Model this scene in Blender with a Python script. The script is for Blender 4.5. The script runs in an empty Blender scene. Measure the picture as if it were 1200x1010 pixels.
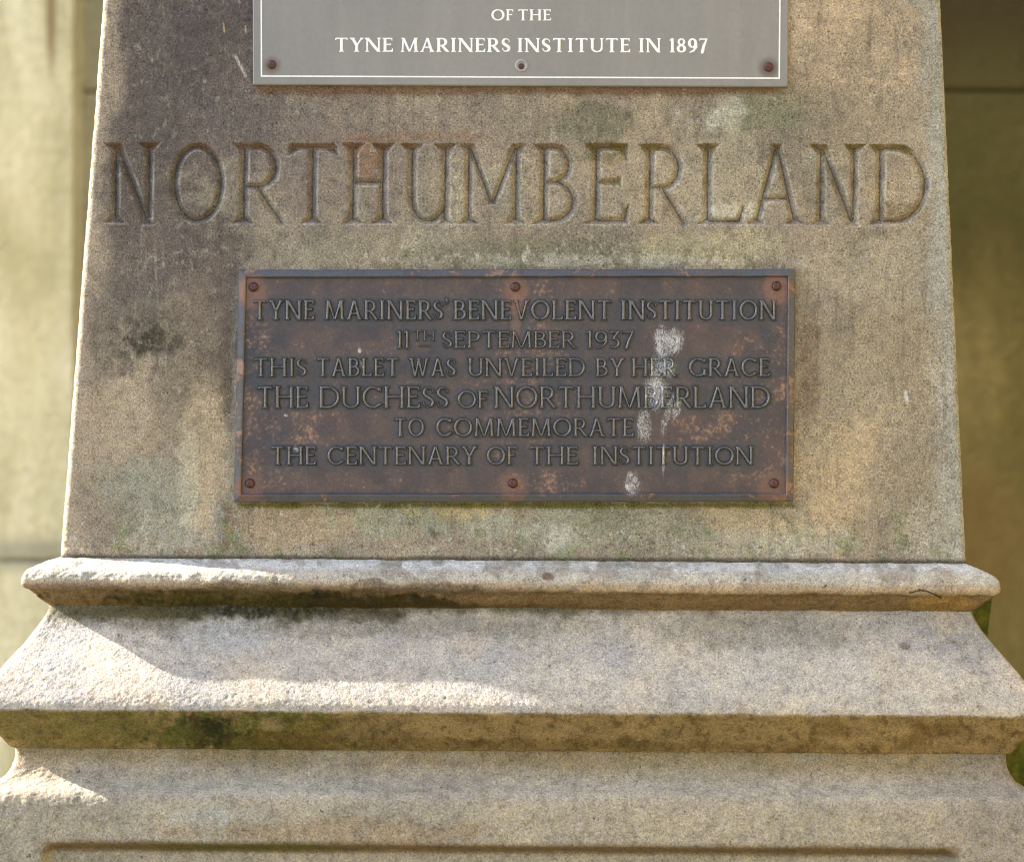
import bpy, math, random
import numpy as np

# ------------------------------------------------------------------ camera, sky, sun, exposure
S = bpy.context.scene
C = S.collection
D = 2.833            # distance camera - front face of the shaft
Z0 = 1.75            # height of the picture's middle row
EXPOSURE = 2.22
def X(px): return (px - 600.0) / 1000.0
def Z(py): return Z0 + (505.0 - py) / 1000.0
def Zd(py, d): return Z0 + (505.0 - py) / 1000.0 * (D - d) / D     # height of a picture row on a surface d in front of the shaft

cam_d = bpy.data.cameras.new('camera'); cam = bpy.data.objects.new('camera', cam_d); C.objects.link(cam)
cam.location = (0, -D, Z0); cam.rotation_euler = (math.radians(90), 0, 0)
cam_d.lens = 85; cam_d.sensor_width = 36; cam_d.clip_start = 0.05; cam_d.clip_end = 500
cam_d.dof.use_dof = True; cam_d.dof.focus_distance = D - 0.02; cam_d.dof.aperture_fstop = 3.0
S.camera = cam
S.cycles.filter_width = 1.1

SUN = np.array([-1.0, 0.14, 0.58]); SUN /= np.linalg.norm(SUN)
elev = math.asin(SUN[2]); azim = math.atan2(SUN[0], SUN[1])
W = bpy.data.worlds.new('World'); S.world = W; W.use_nodes = True
nt = W.node_tree; bg = nt.nodes['Background']
sky = nt.nodes.new('ShaderNodeTexSky'); sky.sky_type = 'NISHITA'; sky.sun_disc = False
sky.sun_elevation = elev; sky.sun_rotation = azim; sky.air_density = 1.0; sky.dust_density = 2.0; sky.ozone_density = 1.0
nt.links.new(sky.outputs[0], bg.inputs[0]); bg.inputs[1].default_value = 0.125
sd = bpy.data.lights.new('sun', 'SUN'); sd.energy = 5.0; sd.angle = math.radians(0.53); sd.color = (1.0, 0.91, 0.78)
so = bpy.data.objects.new('sun', sd); C.objects.link(so)
import mathutils
so.rotation_euler = mathutils.Vector(SUN).to_track_quat('Z', 'Y').to_euler(); so.location = (-3, 0, 4)
S.view_settings.view_transform = 'Standard'; S.view_settings.look = 'None'
S.view_settings.gamma = 1; S.view_settings.use_curve_mapping = False; S.view_settings.exposure = EXPOSURE

# ------------------------------------------------------------------ numpy helpers
rng = np.random.default_rng(7)
_tab = rng.random((64, 256, 256)).astype(np.float32)
def vnoise(x, y, seed=0):
    t = _tab[seed % 64]
    xi = np.floor(x).astype(int); yi = np.floor(y).astype(int)
    fx = (x - xi); fy = (y - yi); fx = fx*fx*(3-2*fx); fy = fy*fy*(3-2*fy)
    a = t[xi & 255, yi & 255]; b = t[(xi+1) & 255, yi & 255]; c = t[xi & 255, (yi+1) & 255]; d = t[(xi+1) & 255, (yi+1) & 255]
    return (a*(1-fx)+b*fx)*(1-fy) + (c*(1-fx)+d*fx)*fy - 0.5
def fbm(x, y, seed=0, oct=4, gain=0.55):
    s = 0; a = 1; n = 0
    for k in range(oct):
        ca, sa = math.cos(0.5+1.1*k+seed), math.sin(0.5+1.1*k+seed); f_ = 1.93**k
        s = s + a*vnoise((x*ca-y*sa)*f_+17.3*k, (x*sa+y*ca)*f_-9.1*k, seed+k); n += a; a *= gain
    return s / n * 1.6
def sstep(a, b, x):
    t = np.clip((x-a)/(b-a), 0, 1); return t*t*(3-2*t)
def lin(c):
    c = np.array(c, float)/255.0
    return np.where(c <= 0.04045, c/12.92, ((c+0.055)/1.055)**2.4)
def mix(a, b, m):
    return a*(1-m[..., None]) + b*m[..., None]

def thing(name, label, cat, loc=(0, 0, 0), group=None):
    o = bpy.data.objects.new(name, None); C.objects.link(o); o.location = loc; o.empty_display_size = 0.05
    o['label'] = label; o['category'] = cat
    if group: o['group'] = group
    return o
def link(name, me, mat=None, parent=None, loc=None):
    o = bpy.data.objects.new(name, me); C.objects.link(o)
    if mat and not me.materials: me.materials.append(mat)
    if parent: o.parent = parent
    if loc is not None: o.location = loc
    return o
def mesh_np(name, V, F, col=None, smooth=True, normals=None):
    V = np.asarray(V, np.float32); F = np.asarray(F, np.int32)
    me = bpy.data.meshes.new(name)
    me.vertices.add(len(V)); me.vertices.foreach_set('co', V.ravel())
    n = F.shape[1]
    me.loops.add(F.size); me.loops.foreach_set('vertex_index', F.ravel())
    me.polygons.add(len(F)); me.polygons.foreach_set('loop_start', np.arange(0, F.size, n, dtype=np.int32))
    me.update(calc_edges=True)
    me.polygons.foreach_set('use_smooth', np.full(len(F), smooth))
    if col is not None:
        a = me.color_attributes.new('tone', 'FLOAT_COLOR', 'POINT')
        c4 = np.ones((len(V), 4), np.float32); c4[:, :3] = col; a.data.foreach_set('color', c4.ravel())
    if normals is not None:
        me.normals_split_custom_set_from_vertices(normals.tolist())
    return me
def box_arrays(x0, x1, y0, y1, z0, z1):
    v = [(x0,y0,z0),(x1,y0,z0),(x1,y1,z0),(x0,y1,z0),(x0,y0,z1),(x1,y0,z1),(x1,y1,z1),(x0,y1,z1)]
    f = [(3,2,1,0),(4,5,6,7),(0,1,5,4),(1,2,6,5),(2,3,7,6),(3,0,4,7)]
    return v, f
def bevel_box(name, x0, x1, y0, y1, z0, z1, r, mat, parent=None, segs=2, jitter=0.0):
    import bmesh
    v, f = box_arrays(x0, x1, y0, y1, z0, z1)
    bm = bmesh.new(); vs = [bm.verts.new(p) for p in v]
    for q in f: bm.faces.new([vs[i] for i in q])
    bmesh.ops.bevel(bm, geom=list(bm.edges)+list(bm.verts), offset=r, segments=segs, profile=0.5, affect='EDGES')
    if jitter:
        rr = random.Random(int(abs(x0*1000)+abs(z0*777)))
        for q in bm.verts: q.co += mathutils.Vector([rr.uniform(-jitter, jitter) for _ in range(3)])
    me = bpy.data.meshes.new(name); bm.to_mesh(me); bm.free()
    for p in me.polygons: p.use_smooth = False
    return link(name, me, mat, parent)

# ------------------------------------------------------------------ materials
def new_mat(name):
    m = bpy.data.materials.new(name); m.use_nodes = True
    n = m.node_tree.nodes; l = m.node_tree.links; return m, n, l, n['Principled BSDF']
def noise_node(n, l, co, scale, detail=3, rough=0.6, dist=0.0):
    t = n.new('ShaderNodeTexNoise'); t.inputs['Scale'].default_value = scale; t.inputs['Detail'].default_value = detail
    t.inputs['Roughness'].default_value = rough; t.inputs['Distortion'].default_value = dist
    l.new(co, t.inputs['Vector']); return t
def ramp(n, l, fac, stops):
    r = n.new('ShaderNodeValToRGB'); e = r.color_ramp.elements
    while len(e) < len(stops): e.new(0.5)
    for k, (p, c) in enumerate(stops):
        e[k].position = p; e[k].color = (c[0], c[1], c[2], 1) if hasattr(c, '__len__') else (c, c, c, 1)
    l.new(fac, r.inputs[0]); return r
def mult(n, l, a, b, fac=1.0, mode='MULTIPLY'):
    m = n.new('ShaderNodeMix'); m.data_type = 'RGBA'; m.blend_type = mode; m.inputs[0].default_value = fac
    l.new(a, m.inputs[6]); l.new(b, m.inputs[7]); return m
def coords(n): return n.new('ShaderNodeTexCoord').outputs['Object']

def stone_material(name, grain=1.0, bump=1.0, coarse=0.0):
    m, n, l, b = new_mat(name); co = coords(n)
    at = n.new('ShaderNodeAttribute'); at.attribute_name = 'tone'
    g1 = noise_node(n, l, co, 430, 3, 0.85)
    g2 = noise_node(n, l, co, 900, 1, 0.5)
    g3 = noise_node(n, l, co, 80, 6, 0.75)
    g4 = noise_node(n, l, co, 14, 5, 0.6, 0.4)
    r1 = ramp(n, l, g1.outputs[0], [(0.33, 1-0.92*grain), (0.43, 0.86), (0.52, 1.0), (0.66, 1+0.70*grain)])
    r2 = ramp(n, l, g2.outputs[0], [(0.33, 1-0.18*grain), (0.66, 1+0.16*grain)])
    r3 = ramp(n, l, g3.outputs[0], [(0.30, (0.62, 0.60, 0.58)), (0.48, (1.0, 1.0, 1.0)), (0.70, (1.26, 1.24, 1.19))])
    r4 = ramp(n, l, g4.outputs[0], [(0.33, (0.88, 0.89, 0.90)), (0.66, (1.10, 1.08, 1.05))])
    c = mult(n, l, at.outputs['Color'], r1.outputs[0]); c = mult(n, l, c.outputs[2], r2.outputs[0])
    gc = noise_node(n, l, co, 260, 2, 0.7); gc.inputs['Distortion'].default_value = 0.5
    rc = ramp(n, l, gc.outputs[0], [(0.34, (1.03, 0.98, 1.07)), (0.50, (1.0, 1.0, 1.0)), (0.66, (1.03, 1.02, 0.89))]); c = mult(n, l, c.outputs[2], rc.outputs[0])
    c = mult(n, l, c.outputs[2], r3.outputs[0]); c = mult(n, l, c.outputs[2], r4.outputs[0])
    gp_ = noise_node(n, l, co, 150, 2, 0.5); rp = ramp(n, l, gp_.outputs[0], [(0.23, (0.38, 0.35, 0.30)), (0.29, (1, 1, 1))]); c = mult(n, l, c.outputs[2], rp.outputs[0])
    l.new(c.outputs[2], b.inputs['Base Color']); b.inputs['Roughness'].default_value = 0.92
    b.inputs['Specular IOR Level'].default_value = 0.2
    bp = n.new('ShaderNodeBump'); bp.inputs['Strength'].default_value = 0.8*bump; bp.inputs['Distance'].default_value = 0.0016
    l.new(g1.outputs[0], bp.inputs['Height'])
    bp2 = n.new('ShaderNodeBump'); bp2.inputs['Strength'].default_value = 0.35*bump; bp2.inputs['Distance'].default_value = 0.003
    l.new(g3.outputs[0], bp2.inputs['Height']); l.new(bp.outputs[0], bp2.inputs['Normal'])
    l.new(bp2.outputs[0], b.inputs['Normal'])
    return m
M_SHAFT = stone_material('weathered_sandstone', 0.88, 1.0)
M_BASE = stone_material('rough_sandstone', 0.66, 1.3)

# ------------------------------------------------------------------ painted-on weathering (stone colour, stains, lichen, moss)
KS = 1.12     # light on the shaded front: colour seen / stone colour
def albedo(rgb, k=KS): return lin(rgb)/k*np.array([0.940, 0.988, 1.125])
def blobs(col, px, py, items, seed):
    k = 0
    for (cx, cy, rx, ry, c, s, brk) in items:
        k += 1
        r = np.sqrt(((px-cx)/rx)**2 + ((py-cy)/ry)**2)
        wx = px+9*vnoise(px/17, py/17, seed+k+5); wy = py+9*vnoise(px/17+7, py/17, seed+k+9)
        nz = fbm(wx/38.0, wy/38.0, seed+k, 3)*brk + (0.25+0.5*brk)*fbm(wx/9.0, wy/11.0, seed+k+3, 4)
        m = s*sstep(1.22, 0.62, r + nz)*np.clip(0.9+0.75*fbm(px/3.3, py/3.3, seed+k+1, 2), 0, 1)
        col = mix(col, albedo(c), m)
    return col
def speckle(px, py, size, thr, seed, soft=0.10, oct=3):
    return sstep(thr, thr+soft, fbm(px/size, py/size, seed, oct))

def tone_shaft(px, py):
    col = np.zeros(px.shape + (3,)) + albedo((152, 139, 119))
    col = mix(col, albedo((172, 155, 128)), sstep(-0.1, 0.45, fbm(px/130, py/130, 3, 5, 0.7)))
    col = mix(col, albedo((176, 166, 140)), 0.55*sstep(0.05, 0.35, fbm(px/55+3, py/75, 13, 5, 0.75)))
    col = mix(col, albedo((112, 103, 92)), 0.50*sstep(0.08, 0.40, fbm(px/34+8, py/60, 23, 5, 0.75)))
    col = mix(col, albedo((128, 119, 102)), 0.7*sstep(0.0, 0.4, fbm(px/70+5, py/70, 8, 4)))
    items = [
        (215, 70, 130, 150, (96, 86, 82), 0.97, 0.45), (160, 200, 40, 120, (98, 88, 82), 0.8, 0.6), (215, 300, 60, 40, (98, 88, 80), 0.8, 0.8), (150, 290, 40, 40, (98, 88, 80), 0.7, 0.8), (175, 250, 95, 120, (102, 92, 84), 0.85, 0.6), (240, 60, 60, 80, (88, 79, 75), 0.7, 0.6), (110, 330, 30, 60, (96, 88, 78), 0.6, 0.9), (190, 395, 80, 44, (98, 89, 79), 0.7, 1.1), (225, 450, 40, 40, (108, 98, 84), 0.6, 1.0), (105, 410, 12, 40, (96, 88, 74), 0.7, 0.8), (240, 330, 40, 50, (100, 88, 80), 0.7, 0.8), (260, 320, 16, 60, (92, 82, 70), 0.6, 0.8), (262, 470, 12, 90, (112, 98, 80), 0.6, 0.7), (250, 360, 34, 90, (112, 99, 86), 0.7, 0.8), (150, 60, 26, 140, (96, 86, 78), 0.5, 0.8),
        (130, 370, 45, 90, (118, 107, 95), 0.8, 0.6), (330, 150, 110, 70, (120, 108, 100), 0.6, 0.7),
        (390, 200, 90, 60, (125, 112, 103), 0.7, 0.7), (520, 150, 160, 50, (140, 126, 112), 0.6, 0.7),
        (200, 300, 90, 60, (112, 100, 92), 0.6, 0.7),
        (182, 402, 26, 15, (66, 62, 52), 0.95, 1.1), (230, 380, 40, 60, (124, 111, 96), 0.6, 0.9),
        (140, 500, 50, 70, (170, 150, 122), 0.7, 0.7), (210, 470, 50, 60, (150, 134, 108), 0.5, 0.8),
        (265, 420, 9, 90, (100, 86, 72), 0.6, 0.6),
        (190, 590, 70, 45, (158, 156, 138), 0.75, 0.9), (110, 620, 50, 35, (140, 128, 110), 0.7, 0.8),
        (240, 545, 34, 80, (186, 166, 134), 0.85, 0.5), (150, 480, 34, 60, (184, 168, 142), 0.6, 0.8), (220, 560, 14, 70, (190, 182, 156), 0.6, 0.7),
        (264, 622, 13, 34, (112, 96, 80), 0.85, 0.4), (256, 612, 7, 30, (150, 150, 140), 0.6, 0.5),
        (350, 615, 90, 28, (172, 150, 120), 0.8, 0.6), (470, 605, 95, 26, (158, 158, 130), 0.8, 0.8),
        (540, 598, 70, 12, (196, 172, 120), 0.6, 0.8), (640, 620, 120, 26, (164, 164, 142), 0.75, 0.9),
        (655, 630, 20, 20, (196, 192, 174), 0.7, 0.8), (760, 620, 90, 24, (146, 142, 118), 0.6, 0.9),
        (870, 625, 80, 28, (166, 160, 136), 0.6, 0.8), (930, 632, 70, 18, (190, 184, 160), 0.5, 0.8),
        (985, 550, 60, 75, (194, 170, 134), 0.8, 0.6), (880, 605, 60, 18, (190, 165, 126), 0.6, 0.6),
        (950, 420, 14, 90, (116, 94, 74), 0.7, 0.5), (1040, 430, 80, 120, (164, 148, 120), 0.6, 0.6),
        (1070, 560, 60, 60, (150, 138, 116), 0.7, 0.8), (1090, 620, 50, 40, (170, 162, 142), 0.6, 0.7),
        (700, 140, 60, 26, (108, 104, 82), 0.75, 0.9), (640, 150, 50, 30, (132, 124, 104), 0.6, 0.9),
        (905, 130, 45, 26, (116, 118, 92), 0.75, 0.9), (842, 136, 34, 24, (198, 192, 172), 0.75, 0.9),
        (990, 40, 90, 75, (192, 168, 136), 0.8, 0.6), (930, 25, 22, 60, (206, 182, 150), 0.7, 0.5), (1010, 60, 22, 40, (138, 126, 104), 0.5, 0.9),
        (1000, 150, 70, 50, (150, 136, 112), 0.6, 0.7), (960, 90, 40, 40, (150, 134, 110), 0.5, 0.8),
        (850, 215, 60, 60, (172, 162, 136), 0.5, 0.9), (855, 248, 30, 12, (206, 198, 176), 0.6, 0.9),
        (430, 190, 20, 24, (138, 106, 78), 0.75, 0.5), (705, 180, 26, 12, (104, 98, 56), 0.6, 0.6),
        (1058, 250, 34, 12, (120, 94, 58), 0.5, 0.6),
        (620, 295, 110, 14, (126, 124, 98), 0.6, 1.0), (830, 292, 80, 20, (186, 176, 138), 0.6, 0.9),
        (460, 300, 120, 14, (150, 142, 116), 0.5, 0.9), (700, 305, 200, 7, (188, 184, 164), 0.5, 0.9),
        (480, 160, 130, 6, (140, 98, 66), 0.35, 0.9),
        (1020, 320, 80, 40, (172, 162, 140), 0.5, 0.7),
    ]
    col = blobs(col, px, py, items, 20)
    # paler worn strips along both arrises
    le = 120 - (py)*0.077; re = 1103 + py*0.045
    nz = fbm(px/30, py/60, 33, 3)
    col = mix(col, albedo((176, 158, 134)), 0.75*sstep(38, 6, (px-le) + nz*30))
    col = mix(col, albedo((170, 168, 156)), 0.75*sstep(44, 8, (re-px) + nz*26))
    col = mix(col, albedo((62, 56, 48)), 0.75*speckle(px, py, 10, 0.10, 95, 0.15)*sstep(1.1, 0.3, np.hypot((px-172)/62, (py-398)/34)))
    # rain streaks
    stk = fbm(px/7, py/90, 90, 4, 0.7); col = mix(col, albedo((108, 98, 82)), 0.45*sstep(0.18, 0.5, stk)*sstep(0.0, 0.5, fbm(px/120, py/120, 92, 2)+0.25))
    col = mix(col, albedo((190, 182, 162)), 0.25*sstep(0.2, 0.5, -stk)*sstep(-0.1, 0.4, fbm(px/90+5, py/140, 93, 2)))
    # iron stain washed from the lintel of the plaque, green growth in the damp line under it
    col = mix(col, albedo((92, 88, 30)), 0.9*sstep(5.5, 1.0, np.abs(py-592)+3*nz)*sstep(272, 285, px)*sstep(940, 925, px))
    col = mix(col, albedo((112, 82, 58)), 0.8*sstep(9, 2, np.abs(py-106)+5*nz)*sstep(295, 310, px)*sstep(925, 905, px))
    # scattered lichen specks and black soot pits
    low = sstep(560, 640, py)
    col = mix(col, albedo((188, 186, 168)), (0.25+0.45*low)*speckle(px, py, 7, 0.38, 40))
    col = mix(col, albedo((92, 88, 70)), (0.30+0.35*low)*speckle(px, py, 9, 0.40, 44))
    col = mix(col, albedo((120, 128, 84)), 0.5*low*speckle(px, py, 20, 0.15, 46, 0.2))
    col = mix(col, albedo((70, 62, 48)), 0.8*sstep(6, 1, np.abs(py-653-0.006*(px-70)+2*nz)))
    band = sstep(272, 306, py+16*fbm(px/40, py/40, 77, 3))*sstep(320, 314, py)*(0.35+0.65*sstep(380, 480, px)*sstep(1000, 860, px))
    col = mix(col, albedo((104, 100, 72)), 0.5*band*speckle(px, py, 11, 0.12, 48))
    col = mix(col, albedo((206, 202, 184)), 0.6*band*speckle(px, py, 6, 0.3, 50))
    # two paler scratches and a chip
    for (x0, y0, x1, y1, w, c) in ((276, 66, 288, 90, 2.2, (190, 184, 166)), (1061, 460, 1063, 470, 3, (225, 222, 214)), (262, 30, 263, 38, 1.3, (200, 170, 130)), (288, 32, 288, 39, 1.2, (200, 170, 130))):
        t = np.clip(((px-x0)*(x1-x0)+(py-y0)*(y1-y0))/((x1-x0)**2+(y1-y0)**2), 0, 1)
        dd = np.hypot(px-x0-t*(x1-x0), py-y0-t*(y1-y0))
        col = mix(col, albedo(c), 0.8*sstep(w, w*0.4, dd))
    return col

def tone_ledge(px, py):
    col = np.zeros(px.shape + (3,)) + albedo((186, 178, 160))
    n1 = fbm(px/60, py/14, 5, 4)
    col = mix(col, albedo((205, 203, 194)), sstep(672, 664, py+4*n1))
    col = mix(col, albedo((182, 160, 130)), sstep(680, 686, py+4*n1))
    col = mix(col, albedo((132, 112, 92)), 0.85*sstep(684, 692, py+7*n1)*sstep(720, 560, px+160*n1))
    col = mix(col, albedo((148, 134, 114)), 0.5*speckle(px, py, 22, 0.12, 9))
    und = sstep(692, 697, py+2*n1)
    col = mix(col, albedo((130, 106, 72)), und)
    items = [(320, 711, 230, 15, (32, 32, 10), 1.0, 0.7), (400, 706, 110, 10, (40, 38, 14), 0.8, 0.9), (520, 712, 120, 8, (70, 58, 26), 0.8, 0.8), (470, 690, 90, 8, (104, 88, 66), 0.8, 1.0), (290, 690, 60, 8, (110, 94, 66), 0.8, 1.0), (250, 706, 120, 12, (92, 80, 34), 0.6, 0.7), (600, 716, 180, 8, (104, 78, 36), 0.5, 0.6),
             (455, 712, 120, 9, (70, 58, 24), 0.8, 0.6), (120, 712, 60, 8, (150, 118, 62), 0.5, 0.6), (1110, 704, 40, 9, (168, 130, 66), 0.6, 0.5)]
    col = blobs(col, px, py, items, 11)
    col = mix(col, albedo((110, 112, 84)), 0.35*sstep(668, 662, py)*speckle(px, py, 14, 0.1, 13))
    col = mix(col, albedo((106, 74, 50)), 0.8*sstep(9, 5, np.hypot((px-642), (py-675)*1.4)))
    for sh in range(3):
        xs = [(1066, 692, 1078, 688), (1078, 688, 1088, 690), (1088, 690, 1103, 698)][sh]
        x0, y0, x1, y1 = xs; t = np.clip(((px-x0)*(x1-x0)+(py-y0)*(y1-y0))/((x1-x0)**2+(y1-y0)**2), 0, 1)
        col = mix(col, albedo((60, 46, 32)), 0.95*sstep(1.7, 0.5, np.hypot(px-x0-t*(x1-x0), py-y0-t*(y1-y0))))
    return col

def tone_flare(px, py):
    col = np.zeros(px.shape + (3,)) + albedo((186, 176, 160))
    n1 = fbm(px/80, py/80, 15, 4); n2 = fbm(px/22, py/22, 17, 3)
    col = mix(col, albedo((176, 170, 160)), sstep(-0.1, 0.4, n1))
    col = mix(col, albedo((196, 180, 156)), 0.7*sstep(0.05, 0.5, fbm(px/60+9, py/40, 19, 3)))
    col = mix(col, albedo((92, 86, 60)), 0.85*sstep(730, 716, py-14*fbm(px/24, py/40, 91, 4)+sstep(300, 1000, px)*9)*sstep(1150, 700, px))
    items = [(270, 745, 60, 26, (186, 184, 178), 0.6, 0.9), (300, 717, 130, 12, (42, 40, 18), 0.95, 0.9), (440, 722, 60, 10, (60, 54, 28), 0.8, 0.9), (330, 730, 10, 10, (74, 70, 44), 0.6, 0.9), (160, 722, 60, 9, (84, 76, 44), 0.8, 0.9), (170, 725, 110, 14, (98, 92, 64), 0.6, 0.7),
             (450, 735, 200, 16, (118, 112, 92), 0.5, 0.8), (200, 745, 20, 15, (96, 96, 86), 0.5, 0.9),
             (880, 740, 120, 22, (134, 126, 106), 0.5, 0.8), (1060, 754, 7, 5, (100, 94, 84), 0.8, 0.6), (1130, 760, 45, 40, (150, 148, 142), 0.6, 0.8),
             (900, 800, 260, 36, (192, 184, 168), 0.5, 0.8)]
    col = blobs(col, px, py, items, 25)
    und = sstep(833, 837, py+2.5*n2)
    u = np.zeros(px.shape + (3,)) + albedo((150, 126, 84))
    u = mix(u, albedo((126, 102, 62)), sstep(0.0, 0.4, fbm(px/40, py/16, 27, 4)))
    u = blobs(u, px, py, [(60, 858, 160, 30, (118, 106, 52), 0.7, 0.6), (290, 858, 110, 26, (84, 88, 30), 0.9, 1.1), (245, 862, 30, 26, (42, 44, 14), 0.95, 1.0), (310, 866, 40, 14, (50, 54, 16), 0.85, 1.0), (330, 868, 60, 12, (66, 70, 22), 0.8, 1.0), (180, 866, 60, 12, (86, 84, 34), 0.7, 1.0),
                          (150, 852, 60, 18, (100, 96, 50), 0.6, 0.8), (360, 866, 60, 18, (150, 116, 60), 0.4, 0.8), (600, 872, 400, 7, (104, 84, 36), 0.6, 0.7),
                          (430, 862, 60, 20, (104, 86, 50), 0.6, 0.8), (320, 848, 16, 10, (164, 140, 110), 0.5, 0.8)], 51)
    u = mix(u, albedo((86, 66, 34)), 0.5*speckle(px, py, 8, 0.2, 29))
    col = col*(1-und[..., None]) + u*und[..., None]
    return col

def tone_block(px, py):
    col = np.zeros(px.shape + (3,)) + albedo((174, 162, 140))
    n1 = fbm(px/70, py/40, 35, 4)
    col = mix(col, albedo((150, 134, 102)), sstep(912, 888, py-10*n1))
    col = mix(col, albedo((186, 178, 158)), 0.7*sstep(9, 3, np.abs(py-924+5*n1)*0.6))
    col = mix(col, albedo((160, 150, 132)), 0.6*sstep(0.0, 0.4, fbm(px/90+3, py/60, 37, 4)))
    col = mix(col, albedo((150, 140, 128)), 0.6*sstep(1080, 1180, px))
    col = blobs(col, px, py, [(250, 960, 60, 20, (176, 178, 166), 0.5, 0.9), (400, 975, 160, 14, (150, 120, 80), 0.5, 0.8), (90, 960, 70, 50, (156, 146, 124), 0.5, 0.7),
                              (30, 915, 60, 30, (190, 170, 140), 0.5, 0.6)], 36)
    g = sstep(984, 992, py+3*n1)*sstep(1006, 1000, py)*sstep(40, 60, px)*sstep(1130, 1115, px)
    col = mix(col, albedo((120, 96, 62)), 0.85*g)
    col = mix(col, albedo((90, 88, 32)), 0.6*g*sstep(120, 220, px)*sstep(460, 330, px))
    return col

# ------------------------------------------------------------------ letter shapes: strokes and convex polygons in cap-height units
class Glyph:
    def __init__(s): s.segs = []; s.polys = []
    def seg(s, p, q, h0, h1=None): s.segs.append((p[0], p[1], q[0], q[1], h0, h0 if h1 is None else h1))
    def line(s, pts, hs):
        for a, b, h, k in zip(pts[:-1], pts[1:], hs[:-1], hs[1:]): s.seg(a, b, h, k)
    def poly(s, pts):
        a = sum(pts[i][0]*pts[(i+1) % len(pts)][1]-pts[(i+1) % len(pts)][0]*pts[i][1] for i in range(len(pts)))
        s.polys.append(pts if a > 0 else pts[::-1])
    def field(s, x, y):
        f = np.full(x.shape, -9.0)
        for (x0, y0, x1, y1, h0, h1) in s.segs:
            L2 = (x1-x0)**2+(y1-y0)**2+1e-12
            t = np.clip(((x-x0)*(x1-x0)+(y-y0)*(y1-y0))/L2, 0, 1)
            np.maximum(f, h0+(h1-h0)*t-np.hypot(x-x0-t*(x1-x0), y-y0-t*(y1-y0)), out=f)
        for P in s.polys:
            g = np.full(x.shape, 9.0)
            for i in range(len(P)):
                (ax, ay), (bx, by) = P[i], P[(i+1) % len(P)]
                L = math.hypot(bx-ax, by-ay)
                if L < 1e-9: continue
                np.minimum(g, ((bx-ax)*(y-ay)-(by-ay)*(x-ax))/L, out=g)
            np.maximum(f, g, out=f)
        return f
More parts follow.
